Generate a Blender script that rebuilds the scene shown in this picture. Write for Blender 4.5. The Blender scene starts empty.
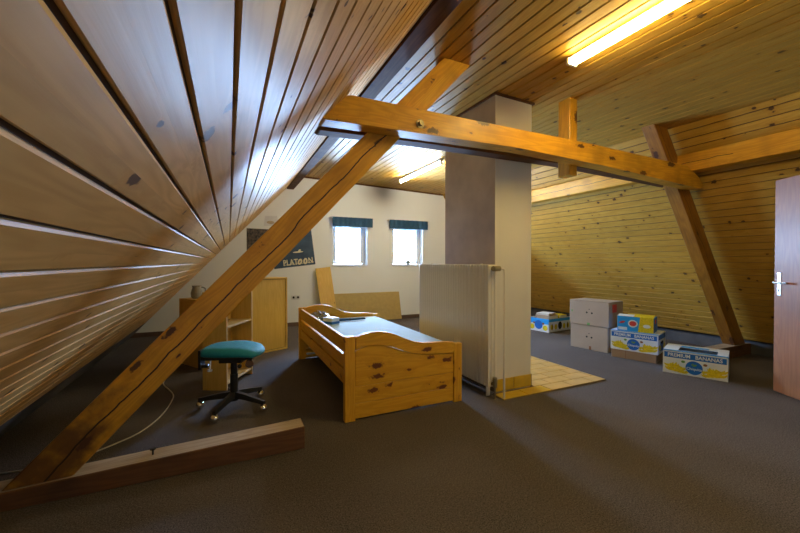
import bpy, bmesh, math, random
from mathutils import Vector, Matrix, Euler
random.seed(7)
SC = bpy.context.scene
C = SC.collection
PI = math.pi

# ---------------------------------------------------------------- camera, sky, exposure
cam_d = bpy.data.cameras.new('camera')
cam = bpy.data.objects.new('camera', cam_d); C.objects.link(cam)
cam_d.sensor_width = 36.0
cam_d.lens = 367.0/800*36
cam_d.clip_start = 0.02
cam.location = (0, 0, 1.25)
cam.rotation_euler = (math.radians(90-0.70), 0, math.radians(-25))
SC.camera = cam

world = bpy.data.worlds.new('sky'); SC.world = world
world.use_nodes = True
bg = world.node_tree.nodes['Background']
bg.inputs['Color'].default_value = (0.40, 0.62, 1.0, 1)
bg.inputs['Strength'].default_value = 240.0

def portal(x, z, w, h, y=7.67):
    l = bpy.data.lights.new('window_portal', 'AREA'); l.shape = 'RECTANGLE'
    l.size = w; l.size_y = h
    l.cycles.is_portal = True
    o = bpy.data.objects.new('window_portal', l); C.objects.link(o)
    o.location = (x, y, z); o.rotation_euler = (math.radians(-90), 0, 0)   # shines towards -Y
WIN = [(1.93, 2.66), (3.25, 4.00)]; WZ = (1.165, 2.06)
for a, b in WIN: portal((a+b)/2, sum(WZ)/2, b-a, WZ[1]-WZ[0])

SC.view_settings.view_transform = 'Standard'
SC.view_settings.look = 'None'
SC.view_settings.gamma = 1
SC.view_settings.exposure = 0.0
LAMP1 = ((1.0, 0.77, 0.29), 62.0)
LAMP2 = ((1.0, 0.91, 0.72), 190.0)

# ---------------------------------------------------------------- materials
def newmat(name):
    m = bpy.data.materials.new(name); m.use_nodes = True
    nt = m.node_tree; b = nt.nodes['Principled BSDF']
    return m, nt, b
def N(nt, t, **kw):
    n = nt.nodes.new(t)
    for k, v in kw.items():
        if hasattr(n, k): setattr(n, k, v)
        else: n.inputs[k].default_value = v
    return n
def math_n(nt, op, a, b=None, c=None, clamp=False):
    n = nt.nodes.new('ShaderNodeMath'); n.operation = op; n.use_clamp = clamp
    for i, v in enumerate((a, b, c)):
        if v is None: continue
        if isinstance(v, (int, float)): n.inputs[i].default_value = v
        else: nt.links.new(v, n.inputs[i])
    return n.outputs[0]
def mixc(nt, fac, a, b):
    n = nt.nodes.new('ShaderNodeMix'); n.data_type = 'RGBA'
    for i, v in ((0, fac), (6, a), (7, b)):
        if isinstance(v, (int, float)): n.inputs[i].default_value = v
        elif isinstance(v, tuple): n.inputs[i].default_value = (*v[:3], 1)
        else: nt.links.new(v, n.inputs[i])
    return n.outputs[2]

def wood(name, base, dark, knot, axis='X', bw=0.0, rough=.38, coat=.35, ctr=.22, spec=.5, ks=(2.6, 9.0), kr=.075, crack=None,
         blotch=0.25, grain=1.0, third=.12, across='Y', stain=None):
    m, nt, b = newmat(name)
    L = nt.links
    tc = N(nt, 'ShaderNodeTexCoord'); sp = N(nt, 'ShaderNodeSeparateXYZ')
    L.new(tc.outputs['Object'], sp.inputs[0])
    o = {'X': sp.outputs[0], 'Y': sp.outputs[1], 'Z': sp.outputs[2]}
    al = o[axis]; ac = o[across]
    th = o[[k for k in 'XYZ' if k not in (axis, across)][0]]
    inf = N(nt, 'ShaderNodeObjectInfo')
    rnd = math_n(nt, 'MULTIPLY', inf.outputs['Random'], 37.0)
    if bw:
        bid = math_n(nt, 'FLOOR', math_n(nt, 'DIVIDE', ac, bw))
        wn = N(nt, 'ShaderNodeTexWhiteNoise', noise_dimensions='1D'); L.new(math_n(nt, 'ADD', bid, .37), wn.inputs['W'])
        brnd = wn.outputs['Value']
        al2 = math_n(nt, 'ADD', al, math_n(nt, 'MULTIPLY', brnd, 23.0))
    else:
        brnd = None; al2 = al
    al2 = math_n(nt, 'ADD', al2, rnd)
    # knots
    cb = N(nt, 'ShaderNodeCombineXYZ')
    L.new(math_n(nt, 'MULTIPLY', al2, ks[0]), cb.inputs[0]); L.new(math_n(nt, 'MULTIPLY', ac, ks[1]), cb.inputs[1])
    L.new(math_n(nt, 'MULTIPLY', th, ks[1]*third), cb.inputs[2])
    vo = N(nt, 'ShaderNodeTexVoronoi', feature='F1', Scale=1.0); L.new(cb.outputs[0], vo.inputs['Vector'])
    sc = N(nt, 'ShaderNodeSeparateColor'); L.new(vo.outputs['Color'], sc.inputs[0])
    rad = math_n(nt, 'MULTIPLY', math_n(nt, 'MULTIPLY', sc.outputs[0], sc.outputs[0]), kr*2)
    kn = N(nt, 'ShaderNodeTexNoise', Scale=45.0, Detail=2.0); L.new(tc.outputs['Object'], kn.inputs['Vector'])
    kdist = math_n(nt, 'MULTIPLY', vo.outputs['Distance'], math_n(nt, 'MULTIPLY_ADD', kn.outputs[0], 1.6, .25))
    kd = math_n(nt, 'DIVIDE', kdist, math_n(nt, 'ADD', rad, .004))
    core = N(nt, 'ShaderNodeMapRange', interpolation_type='SMOOTHSTEP'); L.new(kd, core.inputs[0])
    core.inputs[1].default_value = .75; core.inputs[2].default_value = 1.15; core.inputs[3].default_value = 1; core.inputs[4].default_value = 0
    halo = N(nt, 'ShaderNodeMapRange', interpolation_type='SMOOTHSTEP'); L.new(kd, halo.inputs[0])
    halo.inputs[1].default_value = .8; halo.inputs[2].default_value = 3.2; halo.inputs[3].default_value = 1; halo.inputs[4].default_value = 0
    # grain, bent around knots
    acb = math_n(nt, 'ADD', ac, math_n(nt, 'MULTIPLY', halo.outputs[0], .012))
    g = N(nt, 'ShaderNodeCombineXYZ')
    L.new(math_n(nt, 'MULTIPLY', al2, 1.6), g.inputs[0]); L.new(math_n(nt, 'MULTIPLY', acb, 34.0*grain), g.inputs[1]); L.new(math_n(nt, 'MULTIPLY', th, 34.0*grain), g.inputs[2])
    n1 = N(nt, 'ShaderNodeTexNoise', Scale=1.0, Detail=4.0, Roughness=.6); L.new(g.outputs[0], n1.inputs['Vector'])
    g2 = N(nt, 'ShaderNodeCombineXYZ')
    L.new(math_n(nt, 'MULTIPLY', al2, .9), g2.inputs[0]); L.new(math_n(nt, 'MULTIPLY', acb, 9.0), g2.inputs[1]); L.new(math_n(nt, 'MULTIPLY', th, 9.0), g2.inputs[2])
    n2 = N(nt, 'ShaderNodeTexNoise', Scale=1.0, Detail=2.0); L.new(g2.outputs[0], n2.inputs['Vector'])
    ring = math_n(nt, 'SINE', math_n(nt, 'MULTIPLY', n2.outputs[0], 70.0))
    ring = math_n(nt, 'MULTIPLY_ADD', ring, .5, .5)
    gr = math_n(nt, 'ADD', math_n(nt, 'MULTIPLY', n1.outputs[0], .65), math_n(nt, 'MULTIPLY', ring, .3), clamp=True)
    gr = N(nt, 'ShaderNodeMapRange').outputs[0].node if False else gr
    mr = N(nt, 'ShaderNodeMapRange'); L.new(gr, mr.inputs[0]); mr.inputs[1].default_value = .22; mr.inputs[2].default_value = .8
    col = mixc(nt, math_n(nt, 'MULTIPLY', mr.outputs[0], .75), base, dark)
    if brnd is not None:
        d2 = tuple(c*.62 for c in base)
        col = mixc(nt, math_n(nt, 'MULTIPLY', brnd, .45), col, d2)
    n3 = N(nt, 'ShaderNodeTexNoise', Scale=3.2, Detail=3.0); L.new(tc.outputs['Object'], n3.inputs['Vector'])
    mb = N(nt, 'ShaderNodeMapRange'); L.new(n3.outputs[0], mb.inputs[0]); mb.inputs[1].default_value = .5; mb.inputs[2].default_value = .75
    col = mixc(nt, math_n(nt, 'MULTIPLY', mb.outputs[0], blotch), col, tuple(c*.35 for c in dark))
    col = mixc(nt, math_n(nt, 'MULTIPLY', halo.outputs[0], .5), col, dark)
    col = mixc(nt, math_n(nt, 'MULTIPLY', core.outputs[0], .92), col, knot)
    hgt = n1.outputs[0]
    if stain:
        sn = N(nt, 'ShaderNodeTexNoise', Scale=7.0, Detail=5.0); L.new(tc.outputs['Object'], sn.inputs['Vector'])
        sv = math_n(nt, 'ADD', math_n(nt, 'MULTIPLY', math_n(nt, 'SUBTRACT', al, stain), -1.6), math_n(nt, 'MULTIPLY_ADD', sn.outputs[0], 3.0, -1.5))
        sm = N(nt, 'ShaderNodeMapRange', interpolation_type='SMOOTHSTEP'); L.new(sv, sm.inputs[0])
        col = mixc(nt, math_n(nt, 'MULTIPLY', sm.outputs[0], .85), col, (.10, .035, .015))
    if crack:
        y0, wid, x0, x1 = crack
        cn = N(nt, 'ShaderNodeTexNoise', noise_dimensions='1D', Scale=2.2, Detail=4.0); L.new(al, cn.inputs['W'])
        line = math_n(nt, 'ADD', math_n(nt, 'MULTIPLY_ADD', cn.outputs[0], .07, -.035), y0)
        dd = math_n(nt, 'ABSOLUTE', math_n(nt, 'SUBTRACT', ac, line))
        cr = math_n(nt, 'LESS_THAN', dd, wid)
        cr = math_n(nt, 'MULTIPLY', cr, math_n(nt, 'GREATER_THAN', al, x0)); cr = math_n(nt, 'MULTIPLY', cr, math_n(nt, 'LESS_THAN', al, x1))
        col = mixc(nt, cr, col, tuple(c*.06 for c in dark))
    L.new(col, b.inputs['Base Color'])
    b.inputs['Roughness'].default_value = rough
    b.inputs['Specular IOR Level'].default_value = spec; b.inputs['Coat Weight'].default_value = coat; b.inputs['Coat Roughness'].default_value = ctr
    bp = N(nt, 'ShaderNodeBump', Strength=.12, Distance=.004); L.new(hgt, bp.inputs['Height']); L.new(bp.outputs[0], b.inputs['Normal'])
    return m

def plain(name, col, rough=.5, metal=0.0, noise=0.0, scale=8.0, bump=0.0, bscale=60.0, coat=0.0, col2=None):
    m, nt, b = newmat(name)
    b.inputs['Base Color'].default_value = (*col, 1); b.inputs['Roughness'].default_value = rough
    b.inputs['Metallic'].default_value = metal; b.inputs['Coat Weight'].default_value = coat
    tc = N(nt, 'ShaderNodeTexCoord')
    n = N(nt, 'ShaderNodeTexNoise', Scale=scale, Detail=4.0); nt.links.new(tc.outputs['Object'], n.inputs['Vector'])
    mr = N(nt, 'ShaderNodeMapRange'); nt.links.new(n.outputs[0], mr.inputs[0]); mr.inputs[1].default_value = .35; mr.inputs[2].default_value = .7
    c2 = col2 if col2 else tuple(c*(1-noise) for c in col)
    nt.links.new(mixc(nt, mr.outputs[0], col, c2), b.inputs['Base Color'])
    if bump:
        n2 = N(nt, 'ShaderNodeTexNoise', Scale=bscale, Detail=3.0); nt.links.new(tc.outputs['Object'], n2.inputs['Vector'])
        bp = N(nt, 'ShaderNodeBump', Strength=bump, Distance=.003); nt.links.new(n2.outputs[0], bp.inputs['Height']); nt.links.new(bp.outputs[0], b.inputs['Normal'])
    return m

PB, PD, PK = (.60, .345, .055), (.40, .19, .018), (.055, .022, .010)
M = {}
M['panel'] = wood('varnished_pine_boards', PB, PD, PK, 'X', bw=.102, rough=.45, coat=.06, ctr=.30, spec=.22, ks=(7.5, 9.8), kr=.12, blotch=.12)
M['panel_left'] = wood('lamplit_varnished_boards', (.72, .43, .155), (.50, .26, .07), PK, 'X', bw=.102, rough=.42, coat=.0, ctr=.30, spec=.10, ks=(6.5, 9.8), kr=.12, blotch=.10)  # same boards as panel, lamp light on the left slope painted in as paler colour
M['panel_groove'] = wood('pine_groove', (.085, .038, .012), (.05, .02, .007), PK, 'X', rough=.7, coat=.0)
BB, BD, BK = (.78, .40, .022), (.54, .23, .010), (.07, .022, .008)
M['beam'] = wood('varnished_timber', BB, BD, BK, 'X', rough=.48, coat=.12, ks=(4.4, 11), kr=.16, blotch=.45, third=1.0, across='Z')
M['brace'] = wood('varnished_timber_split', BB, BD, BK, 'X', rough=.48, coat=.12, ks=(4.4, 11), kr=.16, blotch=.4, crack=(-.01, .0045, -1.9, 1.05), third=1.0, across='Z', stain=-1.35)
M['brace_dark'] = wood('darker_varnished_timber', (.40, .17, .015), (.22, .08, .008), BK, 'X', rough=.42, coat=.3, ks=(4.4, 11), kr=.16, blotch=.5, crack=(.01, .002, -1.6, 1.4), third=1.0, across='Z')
M['purlin_split'] = wood('varnished_purlin_split', BB, BD, BK, 'X', rough=.48, coat=.12, ks=(2.4, 5.5), kr=.13, blotch=.4, crack=(0.0, .003, -1.2, 2.2), third=1.0, across='Z')
M['beam_dark'] = wood('shaded_and_dark_timber', (.17, .075, .025), (.08, .032, .012), BK, 'X', rough=.7, coat=.0, spec=.2, ks=(3, 5.5), blotch=.5, third=1.0, across='Z')  # left purlin's unlit side put into the colour; rear tie and trims share it
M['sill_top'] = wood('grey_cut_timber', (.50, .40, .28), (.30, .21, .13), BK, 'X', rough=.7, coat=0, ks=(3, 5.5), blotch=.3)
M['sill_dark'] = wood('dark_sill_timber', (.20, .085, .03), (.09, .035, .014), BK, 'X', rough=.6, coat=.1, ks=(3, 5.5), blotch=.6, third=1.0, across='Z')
FB, FD, FK = (.80, .43, .028), (.62, .28, .012), (.13, .03, .012)
M['bedX'] = wood('bed_pine_x', FB, FD, FK, 'X', rough=.5, coat=.06, spec=.3, ks=(6, 15), kr=.19, blotch=.04, third=.0, across='Z')
M['bedY'] = wood('bed_pine_y', FB, FD, FK, 'Y', rough=.6, coat=.06, spec=.3, ks=(5.5, 9), kr=.10, blotch=.05, third=.0, across='Z')
M['bedZ'] = wood('bed_pine_z', FB, FD, FK, 'Z', rough=.5, coat=.06, spec=.3, ks=(6, 14), kr=.13, blotch=.05, third=.2, across='X')
VB, VD = (.70, .46, .11), (.58, .35, .06)
M['veneerZ'] = wood('pine_veneer_upright', VB, VD, FK, 'Z', rough=.45, coat=.1, ks=(2, 6), kr=.02, blotch=.08, third=.2, across='X', grain=.6)
M['veneerX'] = wood('pine_veneer_flat', VB, VD, FK, 'X', rough=.45, coat=.1, ks=(2, 6), kr=.02, blotch=.08, third=.2, grain=.6)
M['veneer_pale'] = wood('pale_shelf_veneer', (.72, .58, .36), (.62, .47, .26), FK, 'X', rough=.35, coat=.2, ks=(2, 6), kr=.01, blotch=.05, third=.2, grain=.6)
M['leanboard'] = wood('leaning_pine', (.78, .50, .10), (.66, .38, .05), FK, 'Z', rough=.5, coat=.1, ks=(3, 7), kr=.05, blotch=.05, third=.2, across='X')
M['fibre'] = plain('fibreboard', (.54, .39, .13), .75, noise=.12, scale=14)
M['doorwood'] = wood('brown_door_veneer', (.30, .12, .05), (.20, .075, .03), (.1, .03, .015), 'Z', rough=.3, coat=.5, ks=(1, 3), kr=.01, blotch=.2, third=.2, across='Y')
M['plaster'] = plain('white_plaster', (.78, .76, .70), .85, noise=.06, scale=2.5, bump=.25, bscale=90)
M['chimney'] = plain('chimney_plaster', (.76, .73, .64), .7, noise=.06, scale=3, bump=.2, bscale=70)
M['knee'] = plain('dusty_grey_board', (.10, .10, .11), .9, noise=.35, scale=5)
M['chimney_side'] = plain('brown_side_plaster', (.62, .52, .46), .6, col2=(.42, .34, .31), scale=2.2, bump=.2)  # left face browner and darker than the front
M['white_metal'] = plain('cream_radiator_enamel', (.80, .75, .64), .35, noise=.06, scale=3, coat=.3)
M['steel'] = plain('brushed_steel', (.75, .74, .72), .28, metal=1.0)
M['chrome'] = plain('chrome', (.85, .84, .80), .12, metal=1.0)
M['brass'] = plain('dull_brass', (.35, .30, .18), .45, metal=.8)
M['black'] = plain('black_plastic', (.018, .018, .02), .38)
M['teal'] = plain('teal_fabric', (.004, .26, .37), .7, noise=.2, scale=30, bump=.4, bscale=400)
M['navy'] = plain('navy_blind_cloth', (.018, .075, .145), .8, noise=.15, scale=20)
M['pvc'] = plain('white_window_frame', (.82, .84, .86), .35)
M['mattress'] = plain('pale_blue_sheet', (.40, .53, .60), .85, noise=.08, scale=9, coat=.0)
M['cardboard'] = plain('grey_cardboard', (.40, .31, .225), .85, noise=.10, scale=4)
M['cardboard_brown'] = plain('brown_cardboard', (.33, .215, .12), .85, noise=.15, scale=4)
M['card_in'] = plain('cardboard_inside', (.24, .17, .10), .9)
M['b_white'] = plain('printed_white', (.68, .76, .84), .5, noise=.05)
M['b_blue'] = plain('printed_blue', (.002, .13, .55), .5, noise=.08)
M['b_sky'] = plain('printed_sky_blue', (.010, .33, .85), .5, noise=.08)
M['b_yellow'] = plain('printed_yellow', (.75, .60, .005), .5, noise=.35, scale=60)
M['b_green'] = plain('printed_green', (.12, .30, .08), .5)
M['b_red'] = plain('printed_red', (.60, .05, .05), .5)
M['b_brown'] = plain('printed_brown', (.22, .08, .02), .5)
M['hole'] = plain('dark_hole', (.012, .011, .01), .95)
M['paper'] = plain('white_paper', (.70, .70, .68), .7, noise=.1)
M['poster_blue'] = plain('poster_navy', (.018, .042, .085), .55, col2=(.045, .09, .14), scale=5)
M['poster_dark'] = plain('poster_dark_photo', (.015, .015, .018), .5, col2=(.16, .12, .08), scale=22)
M['poster_ink'] = plain('poster_cream', (.70, .64, .42), .6)
M['pinkpaper'] = plain('tinted_paper', (.55, .45, .30), .7, noise=.3, scale=14)
M['cable'] = plain('white_cable', (.55, .52, .45), .5)
M['grout'] = plain('tile_grout', (.20, .14, .08), .9)
M['tile'] = plain('beige_floor_tile', (.66, .44, .15), .35, noise=.25, scale=6, coat=.3)
M['tile_y'] = plain('ochre_plinth_tile', (.66, .42, .02), .35, noise=.2, scale=8, coat=.3)
M['potgrey'] = plain('grey_pot', (.30, .30, .27), .6)
M['baseb'] = plain('brown_baseboard', (.14, .08, .05), .6, noise=.2)

# carpet
m, nt, b = newmat('brown_carpet')
tc = N(nt, 'ShaderNodeTexCoord')
n = N(nt, 'ShaderNodeTexNoise', Scale=150.0, Detail=3.0); nt.links.new(tc.outputs['Object'], n.inputs['Vector'])
n2 = N(nt, 'ShaderNodeTexNoise', Scale=1.6, Detail=4.0); nt.links.new(tc.outputs['Object'], n2.inputs['Vector'])
n4 = N(nt, 'ShaderNodeTexNoise', Scale=55.0, Detail=3.0); nt.links.new(tc.outputs['Object'], n4.inputs['Vector'])
r1 = N(nt, 'ShaderNodeMapRange'); nt.links.new(n.outputs[0], r1.inputs[0]); r1.inputs[1].default_value = .3; r1.inputs[2].default_value = .7
c = mixc(nt, r1.outputs[0], (.030, .026, .025), (.185, .158, .150))
r4 = N(nt, 'ShaderNodeMapRange'); nt.links.new(n4.outputs[0], r4.inputs[0]); r4.inputs[1].default_value = .4; r4.inputs[2].default_value = .7
c = mixc(nt, math_n(nt, 'MULTIPLY', r4.outputs[0], .35), c, (.045, .038, .036))
r2 = N(nt, 'ShaderNodeMapRange'); nt.links.new(n2.outputs[0], r2.inputs[0]); r2.inputs[1].default_value = .45; r2.inputs[2].default_value = .8
c = mixc(nt, math_n(nt, 'MULTIPLY', r2.outputs[0], .25), c, (.19, .165, .15))
nt.links.new(c, b.inputs['Base Color']); b.inputs['Roughness'].default_value = .95
b.inputs['Specular IOR Level'].default_value = .15
bp = N(nt, 'ShaderNodeBump', Strength=.6, Distance=.006); nt.links.new(n.outputs[0], bp.inputs['Height']); nt.links.new(bp.outputs[0], b.inputs['Normal'])
M['carpet'] = m

def emis(name, col, st):
    m, nt, b = newmat(name)
    b.inputs['Base Color'].default_value = (.8, .8, .8, 1)
    b.inputs['Emission Color'].default_value = (*col, 1); b.inputs['Emission Strength'].default_value = st
    return m
M['tube1'] = emis('lamp_diffuser_warm', *LAMP1)
M['tube2'] = emis('lamp_tube_white', *LAMP2)

def thin_glass(name, tint=(.95, .97, .98), add=.04, rough=.02):
    m, nt, b = newmat(name)
    out = nt.nodes['Material Output']
    t = N(nt, 'ShaderNodeBsdfTransparent'); t.inputs[0].default_value = (*tint, 1)
    g = N(nt, 'ShaderNodeBsdfGlossy'); g.inputs['Roughness'].default_value = rough
    fr = N(nt, 'ShaderNodeFresnel', IOR=1.45)
    mx = N(nt, 'ShaderNodeMixShader'); nt.links.new(math_n(nt, 'ADD', fr.outputs[0], add, clamp=True), mx.inputs[0])
    nt.links.new(t.outputs[0], mx.inputs[1]); nt.links.new(g.outputs[0], mx.inputs[2]); nt.links.new(mx.outputs[0], out.inputs[0])
    return m
M['glass'] = thin_glass('window_glass')
M['bag'] = thin_glass('clear_plastic', (.80, .84, .84), .18, .12)

# ---------------------------------------------------------------- helpers
def link(name, me, mats, parent=None, loc=(0, 0, 0), rot=(0, 0, 0), smooth=False):
    o = bpy.data.objects.new(name, me); C.objects.link(o)
    if not isinstance(mats, (list, tuple)): mats = [mats]
    for m in mats: me.materials.append(M[m] if isinstance(m, str) else m)
    o.location = loc; o.rotation_euler = rot
    if parent: o.parent = parent
    if smooth:
        for p in me.polygons: p.use_smooth = True
    return o
def build(name, bm, mats, parent=None, loc=(0, 0, 0), rot=(0, 0, 0), smooth=False):
    bmesh.ops.recalc_face_normals(bm, faces=bm.faces)
    me = bpy.data.meshes.new(name); bm.to_mesh(me); bm.free()
    return link(name, me, mats, parent, loc, rot, smooth)
def parts(name, bm, mats, parent, **kw):
    """one object per loose piece"""
    out = []; todo = set(bm.verts);
    while todo:
        st_ = [todo.pop()]; grp = [st_[0]]
        while st_:
            v = st_.pop()
            for e in v.link_edges:
                w = e.other_vert(v)
                if w in todo: todo.discard(w); st_.append(w); grp.append(w)
        nb = bmesh.new(); mp = {v: nb.verts.new(v.co) for v in grp}
        for f in {f for v in grp for f in v.link_faces}:
            nf = nb.faces.new([mp[v] for v in f.verts]); nf.material_index = f.material_index
        out.append(build(name, nb, mats, parent, **kw))
    bm.free(); return out
def box(bm, lo, hi, bev=0.0, seg=1, mi=0, mat=None):
    v = [bm.verts.new((x, y, z)) for x in (lo[0], hi[0]) for y in (lo[1], hi[1]) for z in (lo[2], hi[2])]
    fs = [bm.faces.new([v[i] for i in q]) for q in ((0, 1, 3, 2), (4, 6, 7, 5), (0, 4, 5, 1), (2, 3, 7, 6), (0, 2, 6, 4), (1, 5, 7, 3))]
    for f in fs: f.material_index = mi
    es = list({e for f in fs for e in f.edges})
    if mat is not None: bmesh.ops.transform(bm, matrix=mat, verts=v)
    if bev: bmesh.ops.bevel(bm, geom=es, offset=bev, segments=seg, affect='EDGES', profile=.7)
    return v
def prism(bm, pts, a, b, plane='XZ', bev=0.0, mi=0, seg=1):
    def P(p, t): return {'XZ': (p[0], t, p[1]), 'XY': (p[0], p[1], t), 'YZ': (t, p[0], p[1])}[plane]
    va = [bm.verts.new(P(p, a)) for p in pts]; vb = [bm.verts.new(P(p, b)) for p in pts]
    fs = [bm.faces.new(va), bm.faces.new(vb[::-1])]
    n = len(pts)
    for i in range(n): fs.append(bm.faces.new([va[i], vb[i], vb[(i+1) % n], va[(i+1) % n]]))
    for f in fs: f.material_index = mi
    if bev:
        es = list({e for f in fs for e in f.edges})
        bmesh.ops.bevel(bm, geom=es, offset=bev, segments=seg, affect='EDGES')
def cyl(bm, p0, p1, r0, r1=None, n=16, mi=0):
    p0, p1 = Vector(p0), Vector(p1); r1 = r0 if r1 is None else r1
    d = (p1-p0); q = d.to_track_quat('Z', 'Y')
    rings = []
    for p, r in ((p0, r0), (p1, r1)):
        rings.append([bm.verts.new(p+q @ Vector((r*math.cos(2*PI*i/n), r*math.sin(2*PI*i/n), 0))) for i in range(n)])
    fs = [bm.faces.new(rings[0][::-1]), bm.faces.new(rings[1])]
    for i in range(n): fs.append(bm.faces.new([rings[0][i], rings[0][(i+1) % n], rings[1][(i+1) % n], rings[1][i]]))
    for f in fs: f.material_index = mi
def tube(bm, pts, r, n=8):
    pts = [Vector(p) for p in pts]; rings = []
    for i, p in enumerate(pts):
        d = (pts[min(i+1, len(pts)-1)]-pts[max(i-1, 0)]).normalized(); q = d.to_track_quat('Z', 'Y')
        rings.append([bm.verts.new(p+q @ Vector((r*math.cos(2*PI*k/n), r*math.sin(2*PI*k/n), 0))) for k in range(n)])
    bm.faces.new(rings[0][::-1]); bm.faces.new(rings[-1])
    for a, b in zip(rings, rings[1:]):
        for k in range(n): bm.faces.new([a[k], a[(k+1) % n], b[(k+1) % n], b[k]])
def spline(ps, n=8):
    ps = [Vector(p) for p in ps]; out = []
    for i in range(len(ps)-1):
        a, b, c_, d = ps[max(i-1, 0)], ps[i], ps[i+1], ps[min(i+2, len(ps)-1)]
        for k in range(n):
            t = k/n
            out.append(.5*((2*b)+(-a+c_)*t+(2*a-5*b+4*c_-d)*t*t+(-a+3*b-3*c_+d)*t**3))
    out.append(ps[-1]); return out
def disc(bm, c_, r, rx=None, n=24, mi=0, axis='XZ', rot=0):
    rx = rx or r; vs = []
    for i in range(n):
        a = 2*PI*i/n; u, v = rx*math.cos(a), r*math.sin(a)
        u, v = u*math.cos(rot)-v*math.sin(rot), u*math.sin(rot)+v*math.cos(rot)
        vs.append(bm.verts.new((c_[0]+u, c_[1], c_[2]+v) if axis == 'XZ' else (c_[0]+u, c_[1]+v, c_[2]) if axis == 'XY' else (c_[0], c_[1]+u, c_[2]+v)))
    f = bm.faces.new(vs); f.material_index = mi
def empty(name, loc=(0, 0, 0), rz=0):
    o = bpy.data.objects.new(name, None); C.objects.link(o); o.location = loc; o.rotation_euler = (0, 0, rz); o.empty_display_size = .1
    return o
def tag(o, label, cat, group=None, kind=None):
    if label: o['label'] = label
    if cat: o['category'] = cat
    if group: o['group'] = group
    if kind: o['kind'] = kind
    return o
def struct(o): o['kind'] = 'structure'; return o
def text(s, size, mat, parent, loc, rot, name='lettering', bold=0.0, xs=1.0, align='CENTER', sp=1.0, shear=0.0):
    cu = bpy.data.curves.new(name, 'FONT'); cu.body = s; cu.size = size; cu.align_x = align; cu.align_y = 'CENTER'
    cu.extrude = .0004; cu.offset = bold; cu.space_character = sp; cu.shear = shear; cu.resolution_u = 3
    t = bpy.data.objects.new('tmp', cu); C.objects.link(t)
    dg = bpy.context.evaluated_depsgraph_get(); dg.update()
    me = bpy.data.meshes.new_from_object(t.evaluated_get(dg))
    bpy.data.objects.remove(t); bpy.data.curves.remove(cu)
    me.materials.clear()
    o = link(name, me, mat, parent, loc, rot); o.scale = (xs, 1, 1)
    return o
def copy_tree(o, parent=None):
    c_ = o.copy(); C.objects.link(c_)
    if parent: c_.parent = parent
    for ch in list(o.children): copy_tree(ch, c_)
    return c_

# ---------------------------------------------------------------- room shell
Y0, Y1 = -1.0, 7.35
CZ = 2.87
bm = bmesh.new(); box(bm, (-2.0, Y0-.2, -.12), (7.2, Y1+.3, 0)); struct(build('floor', bm, 'carpet'))

def boards(name, origin, across, width, y0, y1, bw, phase, mats=('panel', 'panel_groove'), thick=.03, rise=0.0):
    """tongue and groove boarding, long edge along world Y; local x along the boards, y across, z into the room"""
    xx = Vector((0, 1, rise)).normalized(); ac = Vector(across).normalized(); ac = (ac-xx*ac.dot(xx)).normalized(); zz = xx.cross(ac)
    mw = Matrix((xx, ac, zz)).transposed().to_4x4(); mw.translation = Vector(origin)+Vector((0, y0, y0*rise))
    prof = []                                     # (u, height, groove?)
    u = phase-bw
    while u < width+bw:
        prof += [(u+.0035, -.0105, 1), (u+.0036, -.004, 0), (u+.0065, 0, 0), (u+bw-.0095, 0, 0), (u+bw-.0045, -.005, 0), (u+bw-.0044, -.0105, 1)]
        u += bw
    prof = [p for p in prof if 0 <= p[0] <= width]
    prof = [(0, prof[0][1], prof[0][2])]+prof+[(width, prof[-1][1], 0)]
    bm = bmesh.new(); L_ = y1-y0; rows = []
    for xk in (0, L_):
        rows.append([bm.verts.new((xk, p[0], p[1])) for p in prof]+[bm.verts.new((xk, width, -thick)), bm.verts.new((xk, 0, -thick))])
    n = len(rows[0])
    for i in range(n):
        j = (i+1) % n
        f = bm.faces.new([rows[0][i], rows[1][i], rows[1][j], rows[0][j]])
        if i < len(prof)-1 and prof[i][2] and prof[j][2]: f.material_index = 1
    bm.faces.new(rows[0][::-1]); bm.faces.new(rows[1])
    o = build(name, bm, list(mats)); o.matrix_world = mw
    return o
LS = 1.07; la = math.atan(LS)                      # left slope z = 1.588 + 1.07 x
def lz(x): return 1.588+LS*x
xl = (.30-1.588)/LS
wl = (CZ+.07-.30)/math.sin(la)
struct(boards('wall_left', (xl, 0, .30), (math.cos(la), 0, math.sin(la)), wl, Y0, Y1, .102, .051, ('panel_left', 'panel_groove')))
# lower strip of boards that hangs further down by the gable
xl2 = (.09-1.588)/LS
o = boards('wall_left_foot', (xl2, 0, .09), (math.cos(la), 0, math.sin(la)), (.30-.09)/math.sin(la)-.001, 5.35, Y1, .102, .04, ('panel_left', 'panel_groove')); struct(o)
xt = (CZ-1.588)/LS
xr_top, xr_bot = 4.48, 6.35
def cz(x, y): return 2.88-.035*(x-1.2)+.012*(y-2.5)      # the old ceiling is not quite level
struct(boards('ceiling', (xt-.06, 0, cz(xt-.06, 0)), (1, 0, -.035), xr_top-xt+.22, Y0, Y1, .100, .07, rise=.012))
ra = math.atan2(CZ-.20, xr_bot-xr_top)
struct(boards('wall_right', (xr_top, 0, CZ), (math.cos(ra), 0, -math.sin(ra)), math.hypot(xr_bot-xr_top, CZ-.2), Y0, Y1, .094, .02))
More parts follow.
